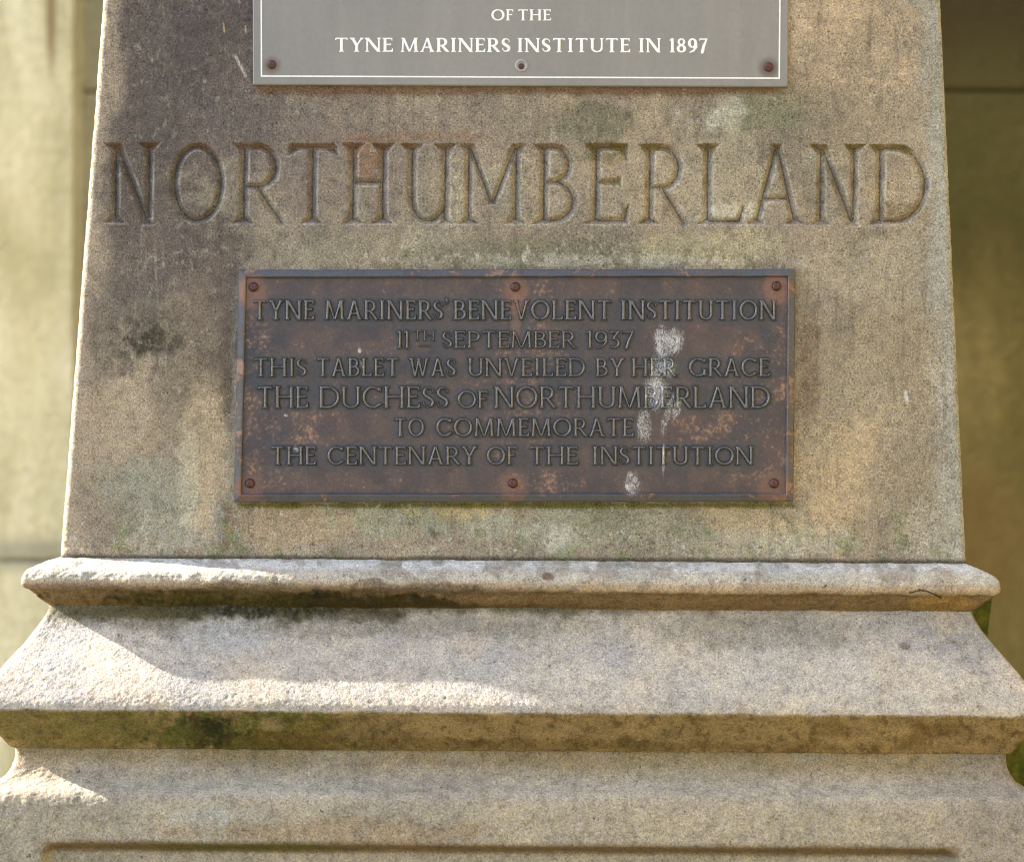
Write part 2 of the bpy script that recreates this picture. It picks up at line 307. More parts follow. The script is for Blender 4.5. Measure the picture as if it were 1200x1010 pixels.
def glyph(ch, Wd, T, t, sl, v=False, st=None):
    """Wd whole width, T thick stroke, t thin stroke, sl how far a serif runs out from the stroke's edge, v = chisel-cut"""
    g = Glyph(); st = st or t*0.8; pi = math.pi
    def quad(p, q, w0, w1=None):
        w1 = w1 or w0; dx, dy = q[0]-p[0], q[1]-p[1]; L = math.hypot(dx, dy); 
        if abs(dy) > abs(dx)*0.6:      # ends cut level
            k = L/abs(dy); g.poly([(p[0]-w0*k/2, p[1]), (p[0]+w0*k/2, p[1]), (q[0]+w1*k/2, q[1]), (q[0]-w1*k/2, q[1])])
        else: g.poly([(p[0], p[1]-w0/2), (q[0], q[1]-w1/2), (q[0], q[1]+w1/2), (p[0], p[1]+w0/2)])
    def serif(x, y, d, w, l=1.0, r=1.0):  # d=+1 foot (stroke goes up), -1 head
        a, b = x-w/2-sl*l, x+w/2+sl*r
        if v: g.poly([(a, y), (b, y), (x+w*0.30, y+d*(sl*0.8+w*0.55)), (x-w*0.30, y+d*(sl*0.8+w*0.55))])
        else:
            g.poly([(a, y), (b, y), (b, y+d*st*0.8), (a, y+d*st*0.8)])
            g.poly([(a+sl*0.25*l, y+d*st*0.3), (b-sl*0.25*r, y+d*st*0.3), (x+w*0.4, y+d*(st+sl*0.9)), (x-w*0.4, y+d*(st+sl*0.9))])
    def stem(x, w, y0=0, y1=1, foot=True, head=True):
        quad((x, y0), (x, y1), w)
        if foot: serif(x, y0, 1, w)
        if head: serif(x, y1, -1, w)
    def bar(x0, x1, y, end=None, up=0.0, dn=0.0):
        quad((x0, y), (x1, y), t)
        if up or dn:   # pointed terminal
            g.poly([(x1-t*1.6, y+(t/2 if dn else -t/2)), (x1, y+(t/2 if dn else -t/2)), (x1+0.01, y+up-dn), (x1-t*0.35, y+up-dn)])
    def arc(cx, cy, rx, ry, a0, a1, TT=None, n=26, tt=None):
        TT = TT or T; q = tt or t
        a = [math.radians(a0+(a1-a0)*k/n) for k in range(n+1)]
        g.line([(cx+rx*math.cos(k), cy+ry*math.sin(k)) for k in a], [q/2+(TT-q)/2*abs(math.cos(k))**1.3 for k in a])
    e = sl+T/2; et = sl+t/2
    if ch == 'I': stem(Wd/2, T)
    elif ch == 'H': stem(e, T); stem(Wd-e, T); bar(e, Wd-e, 0.52)
    elif ch in 'EFL':
        stem(e, T)
        if ch != 'L': bar(e, Wd*0.93, 1-t/2, dn=0.17); bar(e, Wd*0.80, 0.53, up=0.07, dn=0.0); 
        if ch != 'L': g.poly([(Wd*0.80-t, 0.53), (Wd*0.80, 0.53-0.08), (Wd*0.80+0.005, 0.60), (Wd*0.80-t*0.5, 0.6)])
        if ch != 'F': bar(e, Wd*0.97, t/2, up=0.20)
    elif ch == 'T':
        stem(Wd/2, T, head=False); bar(t*0.6, Wd-t*0.6, 1-t/2); g.poly([(Wd-t*2.2, 1-t*0.8), (Wd-t*0.5, 1-t*0.17), (Wd-t*0.1, 1-0.15), (Wd-t*0.5, 1-0.17)])
        g.poly([(t*2.2, 1-t*0.8), (t*0.5, 1-t*0.2), (t*0.1, 1-0.15), (t*0.5, 1-0.17)])
    elif ch == 'N':
        tt = t*1.15; stem(et, tt, head=False); stem(Wd-et, tt, y0=0.02, foot=False)
        quad((et, 1.0), (Wd-et, -0.01), T); serif(et, 1, -1, T, 1, 0.2)
    elif ch == 'M':
        tt = t*1.15; vy = 0.24 if v else 0.02; k = 0.0 if v else 0.05
        quad((et, 0), (et+k, 1), tt); serif(et, 0, 1, tt); quad((Wd-e, 0), (Wd-e-k, 1), T); serif(Wd-e, 0, 1, T)
        quad((et+k, 1), (Wd/2-0.01, vy), T*0.95, T*0.7); quad((Wd-e-k, 1), (Wd/2, vy), tt, tt*0.8)
        serif(et+k, 1, -1, tt, 1, 0.1); serif(Wd-e-k, 1, -1, T, 0.0, 1)
    elif ch == 'A':
        m = Wd*0.5
        quad((et, 0), (m, 1.0), t*1.1); quad((Wd-e, 0), (m, 1.0), T, T*0.8)
        serif(et, 0, 1, t); serif(Wd-e, 0, 1, T); quad((et+(m-et)*0.33, 0.33), (Wd-e-(Wd-e-m)*0.33, 0.33), t)
        if v: serif(m, 1.0, -1, T*0.7, 0.6, 0.3)
    elif ch == 'V':
        quad((e, 1), (Wd/2, 0), T, T*0.8); quad((Wd-et, 1), (Wd/2, 0), t*1.1, t*0.9); serif(e, 1, -1, T); serif(Wd-et, 1, -1, t)
    elif ch == 'W':
        a, b = Wd*0.31, Wd*0.68
        quad((e, 1), (a, 0), T, T*0.8); quad((Wd*0.52, 1), (a, 0), t); quad((Wd*0.47, 1), (b, 0), T, T*0.8); quad((Wd-et, 1), (b, 0), t)
        serif(e, 1, -1, T); serif(Wd-et, 1, -1, t); serif(Wd*0.5, 1, -1, T, 0.5, 0.5)
    elif ch == 'Y':
        quad((Wd/2, 0), (Wd/2, 0.5), T); serif(Wd/2, 0, 1, T); quad((e, 1), (Wd/2, 0.44), T); quad((Wd-et, 1), (Wd/2, 0.44), t*1.1)
        serif(e, 1, -1, T); serif(Wd-et, 1, -1, t)
    elif ch == 'O': arc(Wd/2, 0.5, Wd/2-T/2, 0.505-t/2, 0, 360, n=44)
    elif ch in 'CG':
        R = Wd*0.53-T/2; cx = T/2+R
        arc(cx, 0.5, R, 0.505-t/2, 48, 312 if ch == 'C' else 318, n=36)
        x1 = cx+R*math.cos(math.radians(48)); g.poly([(x1-t*0.7, 0.93), (x1+t*0.7, 0.97), (x1+t*0.9, 0.74), (x1+t*0.3, 0.74)])
        if ch == 'G': quad((Wd-e*0.9, 0.04), (Wd-e*0.9, 0.44), T); g.poly([(Wd-e*0.9-T/2-sl, 0.44), (Wd, 0.44), (Wd, 0.44-st), (Wd-e*0.9-T/2-sl, 0.44-st)])
        else: g.seg((cx+R*math.cos(math.radians(312)), 0.5-(0.5-t/2)*math.sin(math.radians(48))), (Wd*0.96, 0.21), t*0.55, t*0.35)
    elif ch == 'D':
        stem(e, T); cx = Wd*0.42; bar(e, cx, 1-t/2); bar(e, cx, t/2); arc(cx, 0.5, Wd-cx-T/2, 0.5-t/2, -90, 90)
    elif ch in 'BPR':
        stem(e, T, foot=True); cx = Wd*0.46; ym = {'B': 0.53, 'P': 0.46, 'R': 0.46}[ch]; w = Wd*{'B': 0.90, 'P': 1.0, 'R': 0.88}[ch]
        bar(e, cx, 1-t/2); bar(e, cx, ym); ry = (1-t/2-ym)/2; arc(cx, ym+ry, w-cx-T/2, ry, -90, 90)
        if ch == 'B': bar(e, cx, t/2); ry = (ym-t/2)/2; arc(cx, t/2+ry, Wd-cx-T/2, ry, -90, 90)
        if ch == 'R':
            if v: g.line([(cx*1.0, ym), (Wd*0.72, 0.20), (Wd*0.90, 0.02)], [T*0.35, T*0.5, T*0.42]); g.poly([(Wd*0.78, 0), (Wd*1.02, 0), (Wd*0.86, 0.1), (Wd*0.8, 0.1)])
            else: quad((cx, ym), (Wd*0.93, 0.0), T*0.95); g.poly([(Wd*0.84, 0), (Wd*1.03, 0), (Wd*1.03, st*0.8), (Wd*0.84, st)])
    elif ch == 'U':
        w2 = T if v else t*1.2; xr = Wd-sl-w2/2-(0.0); r = (xr-e)/2
        quad((e, 0.30), (e, 1), T); serif(e, 1, -1, T); quad((xr, 0.0 if v else 0.30), (xr, 1), w2); serif(xr, 1, -1, w2)
        if v: serif(xr, 0, 1, w2, 0.1, 0.6)
        arc(e+r, 0.31, r, 0.315-t/2, 180, 360, TT=T if v else (T+t)/2)
    elif ch == 'S':
        P = [(0.90,0.74),(0.86,0.88),(0.70,0.965),(0.48,0.985),(0.25,0.93),(0.12,0.80),(0.13,0.68),(0.28,0.57),(0.52,0.48),(0.76,0.38),(0.88,0.25),(0.80,0.10),(0.58,0.02),(0.34,0.015),(0.15,0.09),(0.07,0.25)]
        h = [.3,.35,.5,.55,.75,.95,1,1.05,1.1,1.05,1,.9,.6,.5,.4,.3]
        yy = lambda q: t/2+(1-t)*q[1]
        g.line([(T*0.2+(Wd-T*0.4)*p[0], yy(p)) for p in P], [T/2*k*(1 if k > .7 else max(t/T/k*0.62, 0.8)) for k in h])
    elif ch == "'":
        g.seg((Wd*0.5, 0.98), (Wd*0.5, 0.97), 0.09, 0.08); g.line([(Wd*0.62, 0.98), (Wd*0.66, 0.88), (Wd*0.35, 0.78)], [0.06, 0.05, 0.02])
    elif ch == '1': stem(Wd*0.55, T, head=False); g.seg((Wd*0.5, 0.97), (Wd*0.15, 0.86), t*0.5, t*0.4)
    elif ch == '7':
        bar(Wd*0.06, Wd*0.96, 1-t*0.6); g.poly([(Wd*0.05, 1), (Wd*0.14, 1), (Wd*0.08, 0.82), (Wd*0.04, 0.82)]); g.line([(Wd*0.88, 0.95), (Wd*0.55, 0.45), (Wd*0.38, 0.03)], [t*0.5, T*0.5, T*0.55])
    elif ch == '8': arc(Wd/2, 0.75, Wd*0.36-T/4, 0.25-t/2, 0, 360, n=28, TT=T*0.8); arc(Wd/2, 0.265, Wd/2-T/2, 0.27-t/2, 0, 360, n=30)
    elif ch == '9': arc(Wd/2, 0.66, Wd/2-T/2, 0.34-t/2, 0, 360, n=34); g.line([(Wd-T/2, 0.66), (Wd*0.88, 0.38), (Wd*0.62, 0.13), (Wd*0.2, 0.01)], [T/2, T/2, T*0.4, t*0.35])
    elif ch == '3':
        bar(Wd*0.12, Wd*0.85, 1-t*0.6); g.poly([(Wd*0.12, 1), (Wd*0.22, 1), (Wd*0.14, 0.84), (Wd*0.08, 0.84)])
        g.seg((Wd*0.82, 0.95), (Wd*0.42, 0.60), t*0.55); arc(Wd*0.45, 0.31, Wd*0.5-T/2, 0.31-t/2, 100, -120, n=26)
    return g
ADV = {'T':.72,'Y':.76,'N':.84,'E':.58,'M':1.0,'A':.80,'R':.70,'I':.34,'S':.52,"'":.2,'B':.64,'V':.78,'O':.92,'L':.58,'U':.78,'H':.84,'P':.62,
       '1':.34,'9':.56,'3':.52,'7':.54,'8':.58,'W':1.1,'D':.84,'G':.88,'C':.80,'F':.54}
_lm = {}
def letter_mesh(ch, cap, wscale, style):
    key = (ch, round(cap, 5), round(wscale, 2), style)
    if key in _lm: return _lm[key]
    T, t, sl, st, H, slope, cell = style
    Wd = ADV[ch]*wscale*1.0
    g = glyph(ch, Wd, T, t, sl, st=st)
    mrg = 0.12; nx = int((Wd+2*mrg)*cap/cell)+2; ny = int((1+2*mrg)*cap/cell)+2
    gx = -mrg + np.arange(nx)*cell/cap; gy = -mrg + np.arange(ny)*cell/cap
    x, y = np.meshgrid(gx, gy, indexing='ij'); f = g.field(x, y)*cap        # metres inside the outline
    h = f*slope; h = np.where(h > 0, H*np.tanh(np.maximum(h, 0)/H*1.05), h) if H > 0.001 else np.minimum(h, H)
    cellv = np.maximum.reduce([f[:-1, :-1], f[1:, :-1], f[:-1, 1:], f[1:, 1:]]) > 0.0
    I = np.arange(nx*ny).reshape(nx, ny)
    q = np.stack([I[:-1, :-1], I[1:, :-1], I[1:, 1:], I[:-1, 1:]], -1)[cellv]
    used, inv = np.unique(q, return_inverse=True)
    V = np.stack([x*cap, -h, y*cap], -1).reshape(-1, 3)[used]
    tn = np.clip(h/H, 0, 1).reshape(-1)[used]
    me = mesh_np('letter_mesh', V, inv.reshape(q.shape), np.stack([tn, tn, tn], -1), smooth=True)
    _lm[key] = me; return me
def word(txt, x0, x1, ytop, ybase, yface, style, mat, parent, tilt=0.0, gap=0.035):
    """raised word between picture columns x0..x1; each letter is its own object"""
    cap = (ybase-ytop)/1000.0
    nat = sum(ADV[c] for c in txt) + gap*(len(txt)-1)
    ws = ((x1-x0)/1000.0/cap - gap*(len(txt)-1))/(nat-gap*(len(txt)-1))
    x = X(x0)
    for c in txt:
        me = letter_mesh(c, cap, ws, style)
        o = link('letter', me, mat, parent, (x-parent.location.x, yface-parent.location.y, Z(ybase)-tilt*(x-X(600))-parent.location.z))
        x += (ADV[c]*ws+gap)*cap

# ------------------------------------------------------------------ the stone monument
mon = thing('stone_monument', 'weathered sandstone pedestal with NORTHUMBERLAND carved across its tapering shaft above stepped mouldings', 'monument', (0, 0, 0))

def sweep(rows, ncol, depth_back, r, side_n=14, arc_n=7):
    """rows: list of (xl, xr, d, z). Returns grid arrays X,Y,Z (rows x cols), plus index range of the front run and outward normals' rough direction"""
    rows = np.array(rows, float); xl, xr, d, z = rows.T
    u = np.linspace(0, 1, ncol)
    cols = []
    for k in range(side_n): 
        s = 1-k/side_n; cols.append((xl, -d+r + s*(depth_back+d-r), z))
    for k in range(arc_n):
        a = math.pi/2*k/arc_n; cols.append((xl+r-r*math.cos(a), -d+r-r*math.sin(a), z))
    f0 = len(cols)
    for uu in u: cols.append(((xl+r)+(xr-xl-2*r)*uu, -d, z))
    f1 = len(cols)
    for k in range(1, arc_n+1):
        a = math.pi/2*k/arc_n; cols.append((xr-r+r*math.sin(a), -d+r-r*math.cos(a), z))
    for k in range(1, side_n+1):
        s = k/side_n; cols.append((xr, -d+r + s*(depth_back+d-r), z))
    A = np.array([[c[0], c[1], c[2]] for c in cols])      # cols,3,rows
    return np.transpose(A, (2, 0, 1)).copy(), f0, f1      # rows, cols, 3
def grid_normals(P):
    du = np.gradient(P, axis=1); dv = np.gradient(P, axis=0)
    n = np.cross(dv, du); L = np.linalg.norm(n, axis=-1, keepdims=True); n = n/np.maximum(L, 1e-12)
    return n
def grid_faces(nr, nc):
    I = np.arange(nr*nc).reshape(nr, nc)
    return np.stack([I[:-1, :-1], I[1:, :-1], I[1:, 1:], I[:-1, 1:]], -1)
def to_px(P):
    d = -P[..., 1]; s = D/(D-np.clip(d, -0.05, 0.2))
    return 600+P[..., 0]*1000*s, 505-(P[..., 2]-Z0)*1000*s

# --- shaft, with the V-cut inscription
def shaft_edges(py): 
    return X(120-0.0769*py)+0.0, X(1103+0.0455*py)
ys = np.concatenate([np.arange(-620, -20, 20), np.arange(-20, 160, 2.6), np.arange(160, 272, 0.95), np.arange(272, 640, 2.6), np.arange(640, 668, 1.3)])
rows = [(*shaft_edges(y), 0.0, Z(y)) for y in ys]
P, f0, f1 = sweep(rows, 1010, 1.0, 0.008)
px, py = to_px(P)
h = np.zeros(px.shape)
CARVED = [('N',121,187),('O',197,264),('R',270,336),('T',333,398),('H',398,463),('U',467,536),('M',535,619),('B',622,677),('E',683,739),('R',746,808),('L',814,874),('A',872,947),('N',948,1014),('D',1016,1090)]
letter_id = np.full(px.shape, -1); ridge = np.zeros(px.shape); lip_wear_light = np.zeros(px.shape)
wob = fbm(px/14, py/14, 3, 2)*0.8; wob2 = fbm(px/30+4, py/30, 6, 2)*1.2
for k, (c, x0, x1) in enumerate(CARVED):
    tilt = (x0-121)/969*2.0; yt, yb = 167+tilt, 262.5+tilt; cap = yb-yt
    sel_r = (ys > yt-8) & (ys < yb+8); sc = slice(*np.searchsorted(px[len(ys)//2], [x0-10, x1+10]))
    rr = np.where(sel_r)[0]; rs = slice(rr[0], rr[-1]+1)
    g = glyph(c, (x1-x0)/cap, 0.130, 0.100, 0.092, v=True)
    lean = (py[rs, sc]-yb)*(-0.012)
    fld = g.field((px[rs, sc]-x0-lean+wob[rs, sc]*0.8)/cap, (yb-py[rs, sc]+wob2[rs, sc]*0.5)/cap)*cap
    # rounded, worn chisel edges: soft lip, V floor
    dep = np.where(fld > 0, 1.15*fld, 0); 
    lip = 0.0
    h[rs, sc] = np.maximum(h[rs, sc], dep+lip)
    gz, gx_ = np.gradient(fld); sx_ = np.gradient(px[rs, sc], axis=1); sz_ = np.gradient(py[rs, sc], axis=0)
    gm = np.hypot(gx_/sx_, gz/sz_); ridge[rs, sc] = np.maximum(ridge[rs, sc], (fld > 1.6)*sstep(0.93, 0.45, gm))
    lip_wear_light[rs, sc] = np.maximum(lip_wear_light[rs, sc], sstep(-2.0, -0.4, fld)*sstep(1.6, 0.2, fld)*np.clip(0.25-0.9*(gx_/sx_)+0.7*(gz/sz_)*0-(gz/sz_)*0.9*1.0, 0, 1))  # pale wear plus a painted highlight on right and lower lips
    letter_id[rs, sc] = np.where(fld > 0.2, k, letter_id[rs, sc])
# surface relief (mm): broad waviness, tooling, pits, spalled patches
rel = 0.9*fbm(px/140, py/140, 9, 3) + 0.55*fbm(px/22, py/22, 12, 4) + 0.32*fbm(px/5.0, py/5.0, 15, 3)
spall = sstep(0.12, 0.30, fbm(px/45, py/45, 18, 4))
area = 0.5*sstep(280, 308, py+18*fbm(px/40, py/40, 77, 3))*sstep(330, 318, py) + sstep(560, 620, py) + 0.7*np.exp(-((px-860)/60)**2-((py-240)/60)**2) + 0.8*np.exp(-((px-180)/50)**2-((py-400)/40)**2) + 0.6*np.exp(-((px-1060)/60)**2-((py-560)/60)**2)+0.5*np.exp(-((px-850)/50)**2-((py-135)/30)**2)
rel = rel + np.clip(area, 0, 1)*(0.8*spall + 1.0*np.abs(fbm(px/8, py/8, 21, 3)))
front = np.zeros(px.shape); front[:, f0-4:f1+4] = 1
edge = np.minimum(px-(120-0.0769*py), (1103+0.0455*py)-px)
h = h + rel*np.clip(edge/6.0, 0.15, 1)*np.where(h > 0.05, 0.55, 1.0)
P[..., 1] += front*h/1000.0
# chipped arrises
ch = 1.5*np.clip(fbm(py/12, py/23+3, 30, 3)+0.0, 0, 1); ch2 = 2.2*np.clip(fbm(py/9+9, py/31, 31, 4), 0, 1)
nc = P.shape[1]; left = np.zeros(nc); left[:f0+8] = np.linspace(1, 1, f0+8); 
P[:, :f0+3, 0] += (ch/1000.0)[:, :f0+3]; P[:, f1-3:, 0] -= (ch2/1000.0)[:, f1-3:]
N = grid_normals(P)
col = tone_shaft(px, py)
# dirt caught in the cuts; iron brown in the heads of the letters
cut = letter_id >= 0
cn = fbm(px/14, py/14, 60, 3)
col = np.where(cut[..., None], mix(col, albedo((128, 112, 92)), 0.05+0.1*cn), col)
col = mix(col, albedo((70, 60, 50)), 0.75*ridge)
col = mix(col, albedo((200, 194, 178)), 0.32*lip_wear_light*np.clip(0.75+1.2*fbm(px/12, py/12, 81, 3), 0, 1))  # lip wear and highlight mixed into the stone colour
topz = cut & (py < 182)
col = np.where(topz[..., None], mix(col, albedo((112, 82, 58)), np.clip(0.55+0.7*cn, 0, 1)*sstep(184, 170, py)), col)
col = np.where((cut & (px > 684) & (px < 1090) & (cn > -0.1))[..., None], mix(col, albedo((116, 104, 48)), np.clip(0.45+0.6*cn, 0, 1)*(sstep(184, 176, py)+sstep(206, 212, py)*sstep(224, 218, py)*0.6)), col)
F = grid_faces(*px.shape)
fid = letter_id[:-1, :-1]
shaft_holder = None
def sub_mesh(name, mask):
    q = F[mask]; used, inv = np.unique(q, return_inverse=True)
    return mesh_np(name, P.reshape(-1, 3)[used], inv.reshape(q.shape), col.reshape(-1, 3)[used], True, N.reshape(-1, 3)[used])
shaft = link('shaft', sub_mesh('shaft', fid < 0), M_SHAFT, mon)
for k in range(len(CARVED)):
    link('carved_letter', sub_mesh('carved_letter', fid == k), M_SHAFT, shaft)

# --- mouldings: profile points (picture row, distance in front of the shaft)
def smooth_profile(pts, step=1.5):
    out = []
    pts = np.array(pts, float)
    seg = np.r_[0, np.cumsum(np.hypot(*np.diff(pts, axis=0).T))]
    s = np.arange(0, seg[-1], step)
    return np.interp(s, seg, pts[:, 0]), np.interp(s, seg, pts[:, 1]), s
def catmull(pts, n=8):
    p = np.array([pts[0]]+list(pts)+[pts[-1]], float); out = []
    for i in range(1, len(p)-2):
        for k in range(n):
            t = k/n; out.append(0.5*((2*p[i])+(-p[i-1]+p[i+1])*t+(2*p[i-1]-5*p[i]+4*p[i+1]-p[i+2])*t*t+(-p[i-1]+3*p[i]-3*p[i+1]+p[i+2])*t**3))
    out.append(p[-2]); return np.array(out)
HB = 0.531   # half width of the shaft at its foot
TILT = 0.0068
def moulding(name, prof, ncol, mat, tone, r, rough, step=1.5, edge_rows=(), base_px=None, seed=0, post=None):
    ry, rd, s = smooth_profile(prof, step)
    rows = [(-HB-dd/1000.0, HB-0.003+dd/1000.0, dd/1000.0, Zd(y, dd/1000.0)) for y, dd in zip(ry, rd)]
    P, f0, f1 = sweep(rows, ncol, 1.0, r, side_n=60)
    P[..., 2] -= TILT*np.clip(P[..., 0], -0.7, 0.7)
    yr = np.repeat(ry[:, None], P.shape[1], 1); xr_ = 600+P[..., 0]*1000*D/(D+P[..., 1].clip(-0.2, 0)); 
    sl = np.cumsum(np.r_[0, np.linalg.norm(np.diff(P[len(ry)//2], axis=0), axis=-1)])*1000
    A = np.repeat(sl[None], len(ry), 0); Sg = np.repeat(s[:, None], P.shape[1], 1)
    N = grid_normals(P)
    rel = rough[0]*fbm(A/90, Sg/60, 40+seed, 3) + rough[1]*fbm(A/16, Sg/14, 43+seed, 3) + rough[2]*fbm(A/3.4, Sg/3.0, 46+seed, 2)
    for (ey, w, amp) in edge_rows:     # worn, chipped arrises
        e = np.exp(-((yr-ey)/w)**2)
        rel = rel - e*amp*(0.35+np.clip(fbm(A/26, A/60+seed, 50+seed, 4)*1.6, 0, 1.3)) - e*amp*0.6*np.clip(fbm(A/6, Sg/6, 53+seed, 3), 0, 1)
    if post is not None: rel = rel + post(xr_, yr, A, Sg)
    P = P + N*(rel/1000.0)[..., None]
    c = tone(xr_, yr)
    F = grid_faces(*yr.shape).reshape(-1, 4)
    return link(name, mesh_np(name, P.reshape(-1, 3), F, c.reshape(-1, 3)), mat, mon)

ledge = np.vstack([[(658, -30)], catmull([(657, 2), (661, 12), (666, 22), (671, 31), (675, 35.5), (678, 37.2), (686, 37.8), (691, 37), (695, 33.5)], 6), catmull([(696.5, 31.5), (703, 24), (711, 12), (715, 8)], 5), [(717, -30)]])
def ledge_post(x, y, A, Sg):
    # a lump of stone lost from the front edge, flakes along the lower lip
    return -2.2*np.exp(-((x-642)/5)**2-((y-675)/4)**2) - 1.6*sstep(0.1, 0.4, fbm(A/50, Sg/8, 7, 3))*np.exp(-((y-700)/7)**2)
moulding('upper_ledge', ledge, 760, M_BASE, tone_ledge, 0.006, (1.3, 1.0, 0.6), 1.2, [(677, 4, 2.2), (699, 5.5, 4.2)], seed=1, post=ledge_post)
flare = np.vstack([[(709, -30)], catmull([(710, 9), (722, 13), (740, 23), (760, 37), (780, 52), (800, 65), (818, 75), (830, 80), (834, 81)], 6), catmull([(837, 80), (850, 70), (865, 59), (878, 50), (880, 46)], 5), [(881, -30)]])
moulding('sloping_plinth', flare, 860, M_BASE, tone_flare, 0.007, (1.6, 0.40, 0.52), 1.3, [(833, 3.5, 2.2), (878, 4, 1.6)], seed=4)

# --- lower block: cavetto, rounded shoulder, face with a sunk panel
block = np.vstack([[(876, -30)], catmull([(877, 44), (884, 43.5), (896, 45), (908, 50), (917, 57), (924, 66), (930, 74), (938, 79), (950, 81.5), (970, 82.5), (1040, 83)], 6), [(1300, 83)]])
def panel_sink(x, y, A, Sg):
    def sd(qx, qy): return qx
    xl, xr, yt = 52, 1122, 996
    dx = np.minimum(x-xl, xr-x); dy = y-yt
    q = np.minimum(dx, dy); rc = 16
    cx = np.clip(rc-dx, 0, None); cy = np.clip(rc-dy, 0, None)
    q = np.where((cx > 0) & (cy > 0), rc-np.hypot(cx, cy), q)
    isf = (A > 0)
    return -18*sstep(-6, 5, q)*(y < 1290)
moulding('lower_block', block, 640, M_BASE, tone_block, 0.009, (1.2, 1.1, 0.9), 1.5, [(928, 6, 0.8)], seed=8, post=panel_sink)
lowm, n, l, b = new_mat('plain_sandstone')
g = noise_node(n, l, coords(n), 30, 5, 0.65); r = ramp(n, l, g.outputs[0], [(0.3, (0.20, 0.17, 0.12)), (0.7, (0.34, 0.29, 0.22))]); l.new(r.outputs[0], b.inputs['Base Color']); b.inputs['Roughness'].default_value = 0.95
M_PLAIN = lowm
bevel_box('foot_course', -0.70, 0.70, -0.16, 1.10, 0.006, Z(1298)-0.02, 0.015, M_PLAIN, mon)

# mossy plinth projecting behind the right hand side
mm, n, l, b = new_mat('mossy_stone'); co = coords(n)
g = noise_node(n, l, co, 70, 5, 0.7); r = ramp(n, l, g.outputs[0], [(0.32, (0.035, 0.045, 0.004)), (0.52, (0.085, 0.095, 0.010)), (0.72, (0.17, 0.165, 0.03))])
l.new(r.outputs[0], b.inputs['Base Color']); b.inputs['Roughness'].default_value = 1.0
bp = n.new('ShaderNodeBump'); bp.inputs['Distance'].default_value = 0.004; l.new(g.outputs[0], bp.inputs['Height']); l.new(bp.outputs[0], b.inputs['Normal'])
M_MOSS = mm
def prism(name, pts, y0, y1, mat, parent):
    n = len(pts); V = [(x, y0, z) for x, z in pts]+[(x, y1, z) for x, z in pts]
    me = bpy.data.meshes.new(name)
    me.from_pydata(V, [], [tuple(range(n))[::-1], tuple(range(n, 2*n))]+[(i, (i+1) % n, (i+1) % n+n, i+n) for i in range(n)])
    import bmesh
    bm = bmesh.new(); bm.from_mesh(me); bmesh.ops.recalc_face_normals(bm, faces=bm.faces); bmesh.ops.bevel(bm, geom=list(bm.edges), offset=0.004, segments=2, affect='EDGES'); bm.to_mesh(me); bm.free()
    return link(name, me, mat, parent)
k = (D+0.10)/D
def bp_(px, py): return (X(px)*k, Z0+(505-py)/1000*k)
prism('rear_plinth', [bp_(900, 684), bp_(1166, 684), bp_(1158, 742), bp_(1165, 800), bp_(1186, 850), bp_(1202, 868), bp_(1215, 960), bp_(1215, 1300), bp_(900, 1300)], 0.10, 0.9, M_MOSS, mon)

